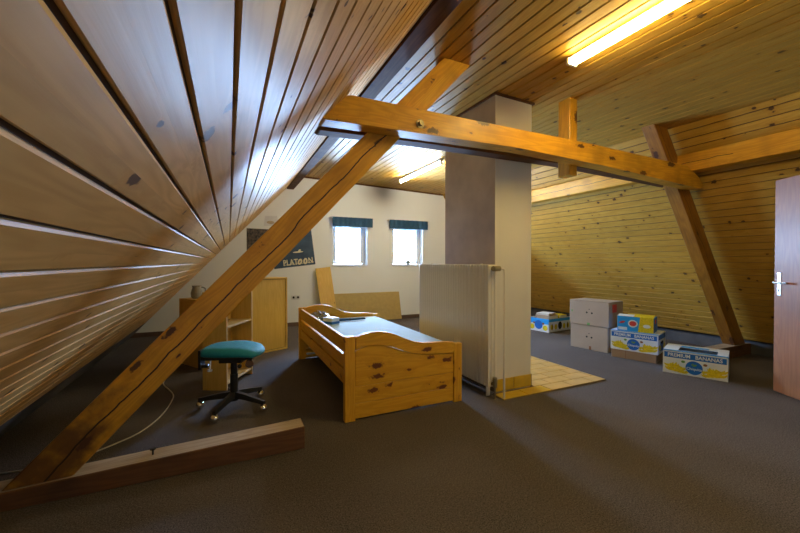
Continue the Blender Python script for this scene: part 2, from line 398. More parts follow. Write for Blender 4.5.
# shell behind the boards and the low knee walls
bm = bmesh.new()
prism(bm, [(-1.62, -.0), (-1.5, 0), (-1.5, .28-.3+.0), (-1.5, .10), (-1.36, .09), (-1.45, .02)][:2]+[(-1.5, .02), (-1.46, .02), (xt-.06, CZ+.0), (xt-.10, CZ+.1), (-1.7, .06)], Y0, Y1)
struct(build('wall_left_backing', bm, 'knee'))
bm = bmesh.new(); box(bm, (-1.6, Y0, 0), (-1.5, Y1, .35)); struct(build('wall_left_knee', bm, 'knee'))
bm = bmesh.new(); box(bm, (6.42, Y0, 0), (6.52, Y1, .35)); struct(build('wall_right_knee', bm, 'knee'))
bm = bmesh.new(); dx = .05
prism(bm, [(xr_top+dx, CZ), (xr_top+dx+.1, CZ), (6.75, .1), (6.55, .1)], Y0, Y1); struct(build('wall_right_backing', bm, 'knee'))
bm = bmesh.new(); box(bm, (.9, Y0, CZ+.12), (4.8, Y1, CZ+.16)); struct(build('ceiling_backing', bm, 'knee'))

# gable wall with two window openings
m, nt, b = newmat('gable_plaster')
tc = N(nt, 'ShaderNodeTexCoord')
n = N(nt, 'ShaderNodeTexNoise', Scale=2.0, Detail=4.0); nt.links.new(tc.outputs['Object'], n.inputs['Vector'])
c = mixc(nt, n.outputs[0], (.84, .85, .80), (.76, .78, .75))
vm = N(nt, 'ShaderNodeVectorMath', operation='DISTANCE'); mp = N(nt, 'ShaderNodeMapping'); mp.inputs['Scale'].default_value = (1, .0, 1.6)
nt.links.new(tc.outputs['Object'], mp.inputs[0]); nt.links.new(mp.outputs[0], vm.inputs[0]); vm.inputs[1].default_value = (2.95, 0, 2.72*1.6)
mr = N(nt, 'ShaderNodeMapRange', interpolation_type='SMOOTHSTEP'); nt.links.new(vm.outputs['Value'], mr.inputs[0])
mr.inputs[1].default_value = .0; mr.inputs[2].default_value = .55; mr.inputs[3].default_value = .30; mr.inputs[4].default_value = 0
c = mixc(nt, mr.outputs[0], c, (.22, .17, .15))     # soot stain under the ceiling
nt.links.new(c, b.inputs['Base Color']); b.inputs['Roughness'].default_value = .85
n2 = N(nt, 'ShaderNodeTexNoise', Scale=80.0, Detail=3.0); nt.links.new(tc.outputs['Object'], n2.inputs['Vector'])
bp = N(nt, 'ShaderNodeBump', Strength=.25, Distance=.003); nt.links.new(n2.outputs[0], bp.inputs['Height']); nt.links.new(bp.outputs[0], b.inputs['Normal'])
M['gable'] = m
bm = bmesh.new()
xs = [-2.0, WIN[0][0], WIN[0][1], WIN[1][0], WIN[1][1], 7.2]
for i in range(5):
    if i in (1, 3):
        box(bm, (xs[i], Y1, 0), (xs[i+1], Y1+.32, WZ[0])); box(bm, (xs[i], Y1, WZ[1]), (xs[i+1], Y1+.32, 3.1))
    else: box(bm, (xs[i], Y1, 0), (xs[i+1], Y1+.32, 3.1))
bmesh.ops.remove_doubles(bm, verts=bm.verts, dist=.0001)
struct(build('wall_gable', bm, 'gable'))
bm = bmesh.new(); box(bm, (-1.5, Y1-.016, 0), (6.4, Y1, .075), .004); struct(build('baseboard_gable', bm, 'baseb'))
bm = bmesh.new(); prism(bm, [(1.2, cz(1.2, Y1)-.03), (4.52, cz(4.52, Y1)-.03), (4.52, cz(4.52, Y1)), (1.2, cz(1.2, Y1))], Y1-.018, Y1); struct(build('trim_1', bm, 'beam_dark'))
bm = bmesh.new(); box(bm, (-2.0, Y0-.2, 0), (7.2, Y0, 3.1)); struct(build('wall_rear', bm, 'plaster'))
# short partition with the doorway on the right, outside the frame
bm = bmesh.new()
box(bm, (4.26, Y0, 0), (4.34, .06, CZ)); box(bm, (4.26, .06, 2.06), (4.34, .93, CZ)); box(bm, (4.26, .93, 0), (4.34, .99, CZ))
struct(build('wall_partition', bm, 'plaster'))

# windows
for k, (a, b_) in enumerate(WIN):
    w = empty('window_%d' % (k+1), (a, Y1+.17, WZ[0])); struct(w)
    W, H = b_-a, WZ[1]-WZ[0]
    bm = bmesh.new(); t = .045
    for lo, hi in (((0, 0, 0), (W, .06, t)), ((0, 0, H-t), (W, .06, H)), ((0, 0, t), (t, .06, H-t)), ((W-t, 0, t), (W, .06, H-t))): box(bm, lo, hi, .004)
    build('window_frame', bm, 'pvc', w)
    bm = bmesh.new(); s0 = t+.002; f = .05
    for lo, hi in (((s0, -.02, s0), (W-s0, .045, s0+f)), ((s0, -.02, H-s0-f), (W-s0, .045, H-s0)), ((s0, -.02, s0+f), (s0+f, .045, H-s0-f)), ((W-s0-f, -.02, s0+f), (W-s0, .045, H-s0-f))): box(bm, lo, hi, .006)
    sash = build('sash', bm, 'pvc', w)
    bm = bmesh.new(); box(bm, (s0+f-.01, .010, s0+f-.01), (W-s0-f+.01, .016, H-s0-f+.01)); build('pane', bm, 'glass', w)
    bm = bmesh.new(); box(bm, (s0+.018, -.035, H*.42), (s0+.036, -.02, H*.42+.06), .003); box(bm, (s0+.02, -.055, H*.42+.02), (s0+.034, -.04, H*.42-.08), .003); box(bm, (s0+.02, -.05, H*.42+.012), (s0+.034, -.03, H*.42+.03))
    build('window_handle', bm, 'steel', sash)
    bm = bmesh.new(); box(bm, (0.0, -.19, -.001), (W, -.022, .018), .003); build('window_sill', bm, 'pvc', w)

# ---------------------------------------------------------------- timber frame
def beamXZ(name, pts, y0, y1, mat, ang, cen, bev=.006):
    bm = bmesh.new()
    ca, sa = math.cos(ang), math.sin(ang); out = []
    for x, z in pts:
        dx_, dz = x-cen[0], z-cen[1]; out.append((dx_*ca+dz*sa, -dx_*sa+dz*ca))
    prism(bm, out, -(y1-y0)/2, (y1-y0)/2, 'XZ', bev)
    return build(name, bm, mat, None, (cen[0], (y0+y1)/2, cen[1]), (0, -ang, 0))
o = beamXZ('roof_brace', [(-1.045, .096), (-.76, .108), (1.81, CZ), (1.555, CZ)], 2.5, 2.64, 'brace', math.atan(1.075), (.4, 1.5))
tag(o, 'long orange diagonal timber brace on the left, split along its length', 'beam', 'diagonal braces')
o['label'] = 'long orange diagonal timber brace on the left, split along its length'
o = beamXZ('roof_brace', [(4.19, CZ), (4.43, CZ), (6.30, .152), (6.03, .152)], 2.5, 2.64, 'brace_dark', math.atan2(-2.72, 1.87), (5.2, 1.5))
tag(o, 'orange diagonal timber brace on the right, leaning beside the banana boxes', 'beam', 'diagonal braces')
tie = [(.74, 2.362), (.60, 2.30), (.515, 2.195), (.57, 2.172), (1.2, 2.182), (2.2, 2.20), (3.3, 2.168), (4.3, 2.118), (4.85, 2.09), (4.97, 2.10), (4.86, 2.22), (4.62, 2.325), (3.0, 2.352)]
o = beamXZ('tie_beam', tie, 2.36, 2.497, 'beam', 0, (2.7, 2.23), .005)
tag(o, 'front horizontal timber tie beam crossing the attic before the chimney', 'beam', 'paired tie beams')
bt = bmesh.new(); cyl(bt, (-1.44, -.095, .02), (-1.44, -.069, .02), .017, n=6); cyl(bt, (-1.44, -.076, .02), (-1.44, -.069, .02), .032, n=20)
build('bolt', bt, 'brass', o)
tieb = [(.78, 2.35), (.56, 2.22), (.60, 2.20), (1.5, 2.222), (3.0, 2.228), (4.4, 2.19), (4.86, 2.17), (4.90, 2.19), (4.74, 2.32)]
o = beamXZ('tie_beam', tieb, 2.643, 2.765, 'beam_dark', 0, (2.7, 2.23), .005)
tag(o, 'dark rear tie beam, mostly hidden behind the front one and clasping the braces', 'beam', 'paired tie beams')
bm = bmesh.new(); box(bm, (-.052, -.069, 0), (.053, .069, CZ-2.083), .006)
o = build('hanging_post', bm, wood('post_timber', BB, BD, BK, 'Z', rough=.4, coat=.3, ks=(4, 7), kr=.14, blotch=.5, third=1.0, across='X'), None, (3.003, 2.57, 2.083))
tag(o, 'short upright timber post hanging from the ceiling through the tie beam', 'post')
# sole plates on the floor
def sole(x0, x1, label, h0=.15):
    bm = bmesh.new(); L_ = x1-x0
    prism(bm, [(0, 0), (L_, 0), (L_, .15), (0, h0)], 0, .15, 'XZ', .005)
    bm.faces.ensure_lookup_table(); bmesh.ops.recalc_face_normals(bm, faces=bm.faces)
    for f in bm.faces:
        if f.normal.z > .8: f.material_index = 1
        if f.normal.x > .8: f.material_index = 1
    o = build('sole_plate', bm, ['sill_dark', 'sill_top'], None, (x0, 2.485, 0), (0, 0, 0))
    tag(o, label, 'beam', 'sole plates'); return o
o = sole(-1.30, .455, 'sawn timber sole plate on the carpet under the left brace', .087)
bm = bmesh.new(); cyl(bm, (.89, .07, .110), (.89, .07, .15), .005, n=10); cyl(bm, (.89, .07, .15), (.89, .07, .156), .016, n=10); build('bolt', bm, 'black', o)
sole(5.12, 6.41, 'timber sole plate behind the banana box under the right brace')
# purlins
def purlin(lo, hi, mat, label):
    c_ = ((lo[0]+hi[0])/2, 0, (lo[2]+hi[2])/2); L_ = hi[1]-lo[1]
    bm = bmesh.new(); box(bm, (-L_/2, -(hi[0]-lo[0])/2, -(hi[2]-lo[2])/2), (L_/2, (hi[0]-lo[0])/2, (hi[2]-lo[2])/2), .005)
    o = build('purlin', bm, mat, None, (c_[0], (lo[1]+hi[1])/2, c_[2]), (0, 0, PI/2))
    tag(o, label, 'beam', 'purlins'); return o
purlin((1.02, Y0+.02, 2.655), (1.148, Y1-.005, CZ-.035), 'beam_dark', 'purlin along the top of the left boarded slope, shade painted into its colour')
purlin((4.70, Y0+.02, 2.27), (4.86, Y1-.005, 2.47), 'purlin_split', 'orange purlin with a long crack along the right boarded slope')

# ---------------------------------------------------------------- chimney and tiles
ch = empty('chimney', (2.285, 2.77, 0)); tag(ch, 'plastered square chimney with ochre tiled foot rising to the ceiling', 'chimney')
cw, cd = .455, .89
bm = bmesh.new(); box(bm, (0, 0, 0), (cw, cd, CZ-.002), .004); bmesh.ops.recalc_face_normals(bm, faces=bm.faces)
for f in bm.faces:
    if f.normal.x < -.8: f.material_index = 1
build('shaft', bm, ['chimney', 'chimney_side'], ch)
bm = bmesh.new()
n_ = 2
for i in range(n_):
    box(bm, (.002+i*cw/n_, -.012, .013), (cw/n_-.004+i*cw/n_, 0, .13), .003)
for i in range(4): box(bm, (cw, .002+i*cd/4, .013), (cw+.012, cd/4-.004+i*cd/4, .13), .003)
build('plinth_tile', bm, 'tile_y', ch)
bm = bmesh.new(); box(bm, (-.004, -.006, .013), (cw+.006, cd, .126)); build('plinth_grout', bm, 'grout', ch)
bm = bmesh.new(); za, zb = cz(2.285, 2.77), cz(2.74, 2.77)
prism(bm, [(-.018, za-.02), (cw+.018, zb-.02), (cw+.018, zb+.02), (-.018, za+.02)], -.018, 0); prism(bm, [(0, za-.02), (cd, za-.01), (cd, za+.02), (0, za+.02)], -.018, 0, 'YZ'); prism(bm, [(0, zb-.02), (cd, zb-.01), (cd, zb+.02), (0, zb+.02)], cw, cw+.018, 'YZ')
build('ceiling_moulding', bm, 'beam_dark', ch)
ht = empty('hearth_tiles', (2.24, 2.585, 0)); tag(ht, 'beige rectangular floor tiles around the foot of the chimney', 'floor tiles')
bm = bmesh.new(); box(bm, (0, 0, 0), (1.37, .168, .008)); box(bm, (.512, .168, 0), (1.37, 1.26, .008)); build('grout_bed', bm, 'grout', ht)
bm = bmesh.new(); by = bmesh.new()
tw, tl = .148, .296
y_ = .004; row = 0
while y_ < 1.24:
    x_ = .004-(row % 2)*tl/2
    while x_ < 1.36:
        a0, a1 = max(x_, .004), min(x_+tl-.007, 1.366); lo = y_; hi = min(y_+tw-.007, 1.256)
        if y_+tw > .19 and a1 <= .51: x_ += tl; continue
        if y_+tw > .19: a0 = max(a0, .516)
        if a1-a0 > .02:
            box((by if a1 < .62 and y_ < .17 else bm), (a0, lo, .004), (a1, hi, .0125), .002)
        x_ += tl
    y_ += tw; row += 1
build('floor_tile', bm, 'tile', ht); o = build('floor_tile', by, 'tile_y', ht); o['label'] = 'yellow glazed tiles before the chimney'

# ---------------------------------------------------------------- ceiling lamps
def lamp(name, x, y0, y1, mat, label, diffuser=True):
    t = empty(name, (x, (y0+y1)/2, cz(x, (y0+y1)/2)-.008)); L_ = (y1-y0)/2
    bm = bmesh.new(); box(bm, (-.03, -L_, -.011 if diffuser else -.03), (.03, L_, .004), .002); build('batten', bm, 'pvc', t)
    if diffuser:
        bm = bmesh.new(); pr = [(-.04, -.012), (.04, -.012), (.045, -.034), (.03, -.050), (-.03, -.050), (-.045, -.034)]
        prism(bm, pr, -L_+.02, L_-.02, 'XZ', .004); build('diffuser', bm, mat, t)
        bm = bmesh.new()
        for s_ in (-1, 1): box(bm, (-.05, s_*L_-.012, -.056), (.05, s_*L_+.012, -.004), .004)
        parts('end_cap', bm, 'pvc', t)
    else:
        bm = bmesh.new(); cyl(bm, (0, -L_+.02, -.055), (0, L_-.02, -.055), .019, n=20); build('tube', bm, mat, t)
        for s_ in (-1, 1):
            bm = bmesh.new(); box(bm, (-.018, s_*(L_-.01)-.012, -.085), (.018, s_*(L_-.01)+.012, -.03), .003); build('tube_holder', bm, 'pvc', t)
    tag(t, label, 'ceiling lamp'); return t
lamp('strip_lamp', 2.40, .50, 2.02, 'tube1', 'glowing fluorescent strip lamp with diffuser on the ceiling near the camera')
lamp('strip_lamp', 3.00, 4.90, 6.40, 'tube2', 'far fluorescent tube lamp on the ceiling behind the chimney near the windows', False)

# ---------------------------------------------------------------- radiator
rd = empty('radiator', (2.195, 2.69, 0)); tag(rd, 'tall cream column radiator standing along the chimney side behind the bed', 'radiator')
def rib_mesh():
    bm = bmesh.new()
    for xk in (-.036, 0, .036):
        box(bm, (xk-.016, .0015, .13), (xk+.016, .0445, 1.20), .010, 2)
    for z in (.10, 1.165):
        box(bm, (-.052, .003, z), (.052, .042, z+.062), .014, 2)
    box(bm, (-.045, .017, .13), (.045, .028, 1.2))
    return bm
r0 = build('rib', rib_mesh(), 'white_metal', rd, smooth=False)
NR = 29
for i in range(1, NR):
    r = r0.copy(); C.objects.link(r); r.parent = rd; r.location = (0, i*.0462, 0)
bm = bmesh.new(); cyl(bm, (0, .01, 1.196), (0, NR*.0462-.01, 1.196), .016, n=12); cyl(bm, (0, .01, .13), (0, NR*.0462-.01, .13), .016, n=12)
parts('header_pipe', bm, 'white_metal', rd)
bm = bmesh.new(); cyl(bm, (0, .004, 1.19), (0, -.03, 1.19), .022, n=14); cyl(bm, (0, -.03, 1.19), (.03, -.05, 1.19), .02, n=14); cyl(bm, (-.035, -.05, 1.19), (.035, -.05, 1.19), .024, n=14)
build('valve', bm, 'brass', rd)
bm = bmesh.new(); tube(bm, spline([(.03, -.05, 1.19), (.075, -.055, 1.185), (.085, -.058, 1.15), (.083, -.062, .9), (.075, -.07, .5), (.066, -.08, .15), (.062, -.085, 0)], 6), .0095, 10)
o = build('pipe', bm, 'white_metal', rd, smooth=True); o['label'] = 'thin cream pipe running down from the upper valve'
bm = bmesh.new(); cyl(bm, (0, .004, .13), (0, -.035, .13), .017, n=14); cyl(bm, (0, -.035, .105), (0, -.035, .165), .02, n=14); cyl(bm, (0, -.035, .0), (0, -.035, .11), .0095, n=10)
o = build('valve', bm, 'brass', rd); o['label'] = 'lower return valve'
bm = bmesh.new(); cyl(bm, (0, -.035, .165), (0, -.035, .195), .024, .02, n=16); build('valve_knob', bm, 'brass', o)
bm = bmesh.new()
for yk in (.06, 1.24):
    box(bm, (-.02, yk, 0), (.02, yk+.012, .12))
parts('foot', bm, 'white_metal', rd)
bm = bmesh.new()
for yk in (.16, 1.1): box(bm, (-.01, yk, 1.21), (.01, yk+.02, 1.235)); box(bm, (.0, yk, 1.18), (.088, yk+.02, 1.2))
parts('bracket', bm, 'white_metal', rd)

# ---------------------------------------------------------------- bed
BX, BY = .81, 2.745
bed = empty('bed', (BX, BY, 0)); tag(bed, 'varnished knotty pine day bed with curved end panels before the radiator', 'bed')
BW, BL = 1.085, 2.10
topc = [(.09, .660), (.15, .676), (.22, .688), (.285, .690), (.36, .678), (.44, .650), (.52, .612), (.60, .580), (.69, .561), (.80, .553), (.90, .548), (1.01, .534)]
inn = [(.09, .553), (.14, .575), (.19, .588), (.25, .590), (.32, .580), (.41, .550), (.50, .513), (.58, .485), (.68, .465), (.78, .456), (.90, .448), (1.01, .444)]
def end_panel(y, flip, nm):
    d = -1 if not flip else 1
    for i, (x0, h) in enumerate(((0, .667), (BW-.085, .525))):
        bm = bmesh.new(); box(bm, (x0, y, 0), (x0+.085, y+.055, h), .009, 2); o = build('post', bm, 'bedZ', bed)
    off = 0 if not flip else .012
    bm = bmesh.new(); prism(bm, [p for p in inn]+[p for p in topc[::-1]], y+.004, y+.05, 'XZ', .003)
    build('top_rail', bm, 'bedX', bed)
    bm = bmesh.new(); prism(bm, [(p[0], p[1]-.005) for p in inn]+[(1.01, .268), (.09, .268)], y+.012, y+.042, 'XZ', .003); o = build('end_panel', bm, 'bedX', bed)
    bm = bmesh.new(); box(bm, (.085, y+.012, .134), (1.0, y+.042, .264), .004); build('end_plank', bm, 'bedX', bed)
    bm = bmesh.new(); box(bm, (.085, y+.012, .012), (1.0, y+.042, .130), .004); build('end_plank', bm, 'bedX', bed)
end_panel(0, False, 'foot'); end_panel(BL-.055, True, 'head')
for z0, z1 in ((.532, .648), (.405, .508), (.275, .385)):
    bm = bmesh.new(); box(bm, (.018, .05, z0), (.045, BL-.05, z1), .006, 2); build('side_rail', bm, 'bedY', bed)
bm = bmesh.new(); box(bm, (BW-.045, .05, .33), (BW-.02, BL-.05, .485), .005, 2); build('side_rail', bm, 'bedY', bed)
bm = bmesh.new(); box(bm, (.05, .058, .40), (BW-.048, BL-.06, .50), .018, 3); build('mattress', bm, 'mattress', bed)
bm = bmesh.new(); box(bm, (.05, .06, .36), (BW-.05, BL-.06, .396)); build('slat_base', bm, 'bedX', bed)
bm = bmesh.new(); box(bm, (.06, BL-.25, .10), (BW-.08, BL-.22, .12), .003); o = build('cross_bar', bm, 'pvc', bed); o['label'] = 'pale cross bar low under the bed'

# things lying on the bed
def bag(name, c_, r, mat, seedv, label, cat):
    rr = random.Random(seedv); bm = bmesh.new(); bmesh.ops.create_icosphere(bm, subdivisions=3, radius=1)
    for v in bm.verts:
        k = 1+rr.uniform(-.22, .22); v.co = Vector((v.co.x*r[0]*k, v.co.y*r[1]*k, max(v.co.z, -.5)*r[2]*k))
    z0 = min(v.co.z for v in bm.verts)
    for v in bm.verts: v.co.z -= z0
    return tag(build(name, bm, mat, None, c_), label, cat)
bag('plastic_bag', (1.03, 4.58, .501), (.11, .15, .085), 'bag', 3, 'crumpled clear plastic bag at the head of the bed', 'bag')
t = empty('small_carton', (1.11, 4.34, .501), .5); tag(t, 'small blue and white carton lying on the bed beside the plastic bag', 'carton')
bm = bmesh.new(); box(bm, (-.06, -.08, 0), (.06, .08, .085), .003); build('carton_body', bm, 'b_white', t)
bm = bmesh.new(); box(bm, (-.0615, -.0815, .012), (.0615, .0815, .042)); parts('printed_band', bm, 'b_blue', t)
t = empty('folded_umbrella', (1.22, 4.52, .518), -.05); tag(t, 'dark blue folded umbrella lying across the pale mattress', 'umbrella')
bm = bmesh.new(); pts = [(0, 0, 0), (.08, 0, 0), (.2, 0, 0), (.34, 0, 0)]
cyl(bm, (.05, 0, 0), (.38, 0, 0), .017, .012, n=10); build('folded_cloth', bm, 'navy', t)
bm = bmesh.new(); cyl(bm, (-.05, 0, -.003), (.05, 0, 0), .013, .013, n=10); build('handle', bm, 'black', t)
bm = bmesh.new(); cyl(bm, (.17, 0, 0), (.185, 0, 0), .0175, n=10); build('strap', bm, 'black', t)

# ---------------------------------------------------------------- stool
st = empty('swivel_stool', (.035, 3.42, 0)); tag(st, 'teal upholstered swivel stool with black star base on chrome castors', 'stool')
bm = bmesh.new()
hub = Vector((0, 0, .10))
for a in (118, 190, 252, 316, 34):
    pass
cyl(bm, (0, 0, .075), (0, 0, .16), .036, .030, n=20); build('base_hub', bm, 'black', st, smooth=False)
CA = []
for p in [(-.267, 3.545), (-.084, 3.213), (.256, 3.233), (.285, 3.624), (-.005, 3.74)]:
    CA.append(math.atan2(p[1]-3.42, p[0]-.035))
for a in CA:
    bm = bmesh.new(); d = Vector((math.cos(a), math.sin(a), 0)); n3 = Vector((-d.y, d.x, 0)); prof = [(.02, .150, .10, .028), (.12, .135, .092, .024), (.24, .108, .076, .018), (.295, .096, .068, .017)]
    rings = [[bm.verts.new(d*r+n3*w*sx+Vector((0, 0, zt if sz else zb))) for sx, sz in ((-1, 0), (1, 0), (.7, 1), (-.7, 1))] for r, zt, zb, w in prof]
    bm.faces.new(rings[0][::-1]); bm.faces.new(rings[-1])
    for A_, B_ in zip(rings, rings[1:]):
        for k in range(4): bm.faces.new([A_[k], A_[(k+1) % 4], B_[(k+1) % 4], B_[k]])
    build('base_arm', bm, 'black', st)
    bm = bmesh.new(); c_ = d*.285; ph = a+.9; e_ = Vector((math.cos(ph), math.sin(ph), 0))
    bmesh.ops.create_uvsphere(bm, u_segments=18, v_segments=12, radius=.034, matrix=Matrix.Translation(c_+Vector((0, 0, .034))))
    o = build('castor', bm, 'chrome', st, smooth=True)
    bm = bmesh.new(); cyl(bm, c_+Vector((0, 0, .045)), c_+Vector((0, 0, .072)), .010, n=10); build('castor_stem', bm, 'black', o)
bm = bmesh.new(); cyl(bm, (0, 0, .15), (0, 0, .42), .026, n=20); cyl(bm, (0, 0, .14), (0, 0, .30), .031, n=20); build('gas_column', bm, 'black', st)
# saddle seat
bm = bmesh.new(); nu, nv = 25, 15; grid = {}
SR = math.radians(-20)
def seatpt(u, v, top):
    a, b2 = u*2-1, v*2-1
    x = a*math.sqrt(1-b2*b2*.35)*.245; y = b2*math.sqrt(1-a*a*.35)*.20
    edge = max(abs(a), abs(b2)); e = max(0, 1-edge**6)
    zt = .505+.048*(.45+.55*e**.5)-.010*a*a-.026*max(0, a)**2
    zb = .487-.015*a*a*max(0, a)
    return Vector((x, y, zt if top else zb-.016*e))
for top in (1, 0):
    for i in range(nu):
        for j in range(nv): grid[top, i, j] = bm.verts.new(seatpt(i/(nu-1), j/(nv-1), top))
for top in (1, 0):
    for i in range(nu-1):
        for j in range(nv-1):
            f = bm.faces.new([grid[top, i, j], grid[top, i+1, j], grid[top, i+1, j+1], grid[top, i, j+1]]); f.material_index = 0 if top else 1
rim = [(i, 0) for i in range(nu)]+[(nu-1, j) for j in range(1, nv)]+[(i, nv-1) for i in range(nu-2, -1, -1)]+[(0, j) for j in range(nv-2, 0, -1)]
for k in range(len(rim)):
    a_, b2 = rim[k], rim[(k+1) % len(rim)]
    f = bm.faces.new([grid[1, *a_], grid[1, *b2], grid[0, *b2], grid[0, *a_]]); f.material_index = 0
bmesh.ops.recalc_face_normals(bm, faces=bm.faces)
sd = build('seat', bm, ['teal', 'black'], st, (0, 0, 0), (0, 0, SR), smooth=True)
bm = bmesh.new(); box(bm, (-.20, -.13, .446), (.19, .13, .478), .012, 2); box(bm, (-.10, -.07, .405), (.09, .07, .45), .01, 2); build('seat_mechanism', bm, 'black', st, rot=(0, 0, SR))
bm = bmesh.new(); box(bm, (-.275, -.045, .35), (-.255, .045, .51), .006, 2); box(bm, (-.262, -.04, .425), (-.15, .04, .475), .006); box(bm, (-.262, -.03, .36), (-.20, .03, .385), .006); build('back_bracket', bm, 'black', st, rot=(0, 0, SR))
bm = bmesh.new(); cyl(bm, (.09, -.06, .44), (.105, -.17, .415), .005, n=8); bmesh.ops.create_uvsphere(bm, u_segments=12, v_segments=8, radius=.017, matrix=Matrix.Translation((.107, -.18, .412))); build('height_lever', bm, 'black', st, rot=(0, 0, SR))
bm = bmesh.new(); cyl(bm, (.175, -.15, .435), (.185, -.185, .428), .026, .032, n=18); cyl(bm, (.15, -.05, .455), (.175, -.15, .435), .008, n=8); build('adjusting_knob', bm, 'chrome', st, rot=(0, 0, SR))
bm = bmesh.new(); cyl(bm, (-.14, -.12, .45), (-.14, -.14, .38), .007, n=8); cyl(bm, (-.14, -.14, .38), (-.14, -.142, .365), .02, n=12); build('adjusting_knob', bm, 'steel', st, rot=(0, 0, SR))

# ---------------------------------------------------------------- shelving
# open bookcase, front facing right
A = Vector((-.025, 3.93)); B = Vector((.235, 4.42)); dv = (B-A); ang = math.atan2(dv.y, dv.x)
bc = empty('bookcase', (A.x, A.y, 0), ang); tag(bc, 'open pine veneer bookcase with pale shelves standing behind the stool', 'bookcase')
W = dv.length; Dp = .24; Hh = .955        # local x along the front, y to the back
bm = bmesh.new(); box(bm, (0, 0, 0), (.019, Dp, Hh), .001); build('side_panel', bm, 'veneerZ', bc)
bm = bmesh.new(); box(bm, (W-.019, 0, 0), (W, Dp, Hh), .001); build('side_panel', bm, 'veneerZ', bc)
bm = bmesh.new(); box(bm, (.019, Dp-.008, .0), (W-.019, Dp, Hh)); build('back_panel', bm, 'veneerZ', bc)
for z in (.05, .325, .60, Hh-.02):
    bm = bmesh.new(); box(bm, (.019, .004, z), (W-.019, Dp-.008, z+.018), .001); build('shelf', bm, 'veneer_pale', bc)
bm = bmesh.new()
for x in (0, W-.019): box(bm, (x, -.0015, 0), (x+.019, 0, Hh))
parts('edge_band', bm, 'veneer_pale', bc)
# low cupboard seen from behind
A = Vector((-.56, 5.26)); B = Vector((-.25, 4.76)); dv = B-A; ang = math.atan2(dv.y, dv.x)
lc = empty('low_cupboard', (A.x, A.y, 0), ang); tag(lc, 'low veneered cupboard half hidden behind the left brace', 'cupboard')
W = dv.length; Dp = .40; Hh = .80
for x in (0, W-.018):
    bm = bmesh.new(); box(bm, (x, 0, 0), (x+.018, Dp, Hh), .001); build('side_panel', bm, 'veneerZ', lc)
bm = bmesh.new(); box(bm, (.018, .004, .0), (W-.018, .01, Hh-.02)); build('back_panel', bm, 'veneerZ', lc)
for z in (.05, .4, Hh-.018):
    bm = bmesh.new(); box(bm, (.018, .011, z), (W-.018, Dp, z+.018), .001); build('shelf', bm, 'veneerX', lc)
# box file on the cupboard
q = Matrix.Rotation(ang, 4, 'Z')
p = Vector((A.x, A.y, 0))+q @ Vector((.18, .12, 0))
t = empty('grey_jug', (p.x, p.y, .8)); tag(t, 'small grey jug on top of the low cupboard behind the brace', 'jug')
bm = bmesh.new(); pr = [(.045, 0), (.06, .02), (.065, .07), (.05, .12), (.045, .14), (.055, .16)]
for (r_a, z_a), (r_b, z_b) in zip(pr, pr[1:]): cyl(bm, (0, 0, z_a), (0, 0, z_b), r_a, r_b, n=18)
build('jug_body', bm, 'potgrey', t)
bm = bmesh.new(); tube(bm, spline([(.05, 0, .14), (.095, 0, .12), (.09, 0, .06), (.06, 0, .04)], 5), .008); build('handle', bm, 'potgrey', t)
# shelving unit turned with its framed back to the camera
A = Vector((.262, 5.26)); B = Vector((.765, 5.50)); dv = B-A; ang = math.atan2(dv.y, dv.x)
fc = empty('cabinet', (A.x, A.y, 0), ang); tag(fc, 'waist high cabinet showing its plain framed back, left of the wall socket', 'cabinet')
W = dv.length; Dp = .28; Hh = 1.03
for x in (0, W-.02):
    bm = bmesh.new(); box(bm, (x, -.0, 0), (x+.02, Dp, Hh), .001); build('side_panel', bm, 'veneerZ', fc)
bm = bmesh.new(); box(bm, (.024, .014, .026), (W-.024, .02, Hh-.026)); build('back_panel', bm, 'veneerZ', fc)
for z in (.0, Hh-.02):
    bm = bmesh.new(); box(bm, (.02, 0, z), (W-.02, Dp, z+.02), .001); build('shelf', bm, 'veneerX', fc)
bm = bmesh.new(); box(bm, (.02, .021, .02), (W-.02, .024, Hh-.02)); build('dark_gap_sheet', bm, 'hole', fc)  # black sheet behind the back panel, seen as its dark outline

# ---------------------------------------------------------------- gable wall things
def poster(name, corners, mat, label, cat='poster'):
    t = empty(name, (corners[0][0], Y1-.003, corners[0][1])); tag(t, label, cat)
    bm = bmesh.new(); o_ = corners[0]
    prism(bm, [(x-o_[0], z-o_[1]) for x, z in corners], -.001, .001, 'XZ'); build('sheet', bm, mat, t); return t
t = poster('wall_poster', [(.785, 1.115), (1.565, 1.205), (1.47, 1.98), (.70, 1.89)], 'poster_blue', 'dark blue film poster with cream block letters, pinned crookedly on the wall')
th = math.atan2(.09, .78)
text('PLAT', .155, 'poster_ink', t, (.30, -.003, .122), (PI/2, -th, 0), bold=.004, xs=.80)
text('N', .155, 'poster_ink', t, (.685, -.003, .166), (PI/2, -th, 0), bold=.004, xs=.80)
bm = bmesh.new()
for cx_, tilt in ((.478, -.4), (.583, -.1)):
    disc(bm, (cx_, -.0025, .152+(cx_-.57)*.12), .062, .042, axis='XZ', rot=tilt)
parts('emblem', bm, 'poster_ink', t)
bm = bmesh.new()
for cx_, tilt in ((.478, -.4), (.583, -.1)):
    disc(bm, (cx_, -.0035, .150+(cx_-.57)*.12), .026, .010, axis='XZ', rot=tilt)
parts('emblem', bm, 'poster_blue', t)
bm = bmesh.new(); q = Matrix.Rotation(-th, 4, 'Y')
box(bm, (.20, -.0035, .045), (.76, -.001, .055), mat=Matrix.Translation((0, 0, 0)) @ q); build('printed_line', bm, 'poster_ink', t)
bm = bmesh.new(); disc(bm, (.44, -.0025, .33), .014, .10, rot=.1); disc(bm, (.47, -.0025, .36), .02, .03, rot=.7); parts('printed_figure', bm, 'poster_ink', t)
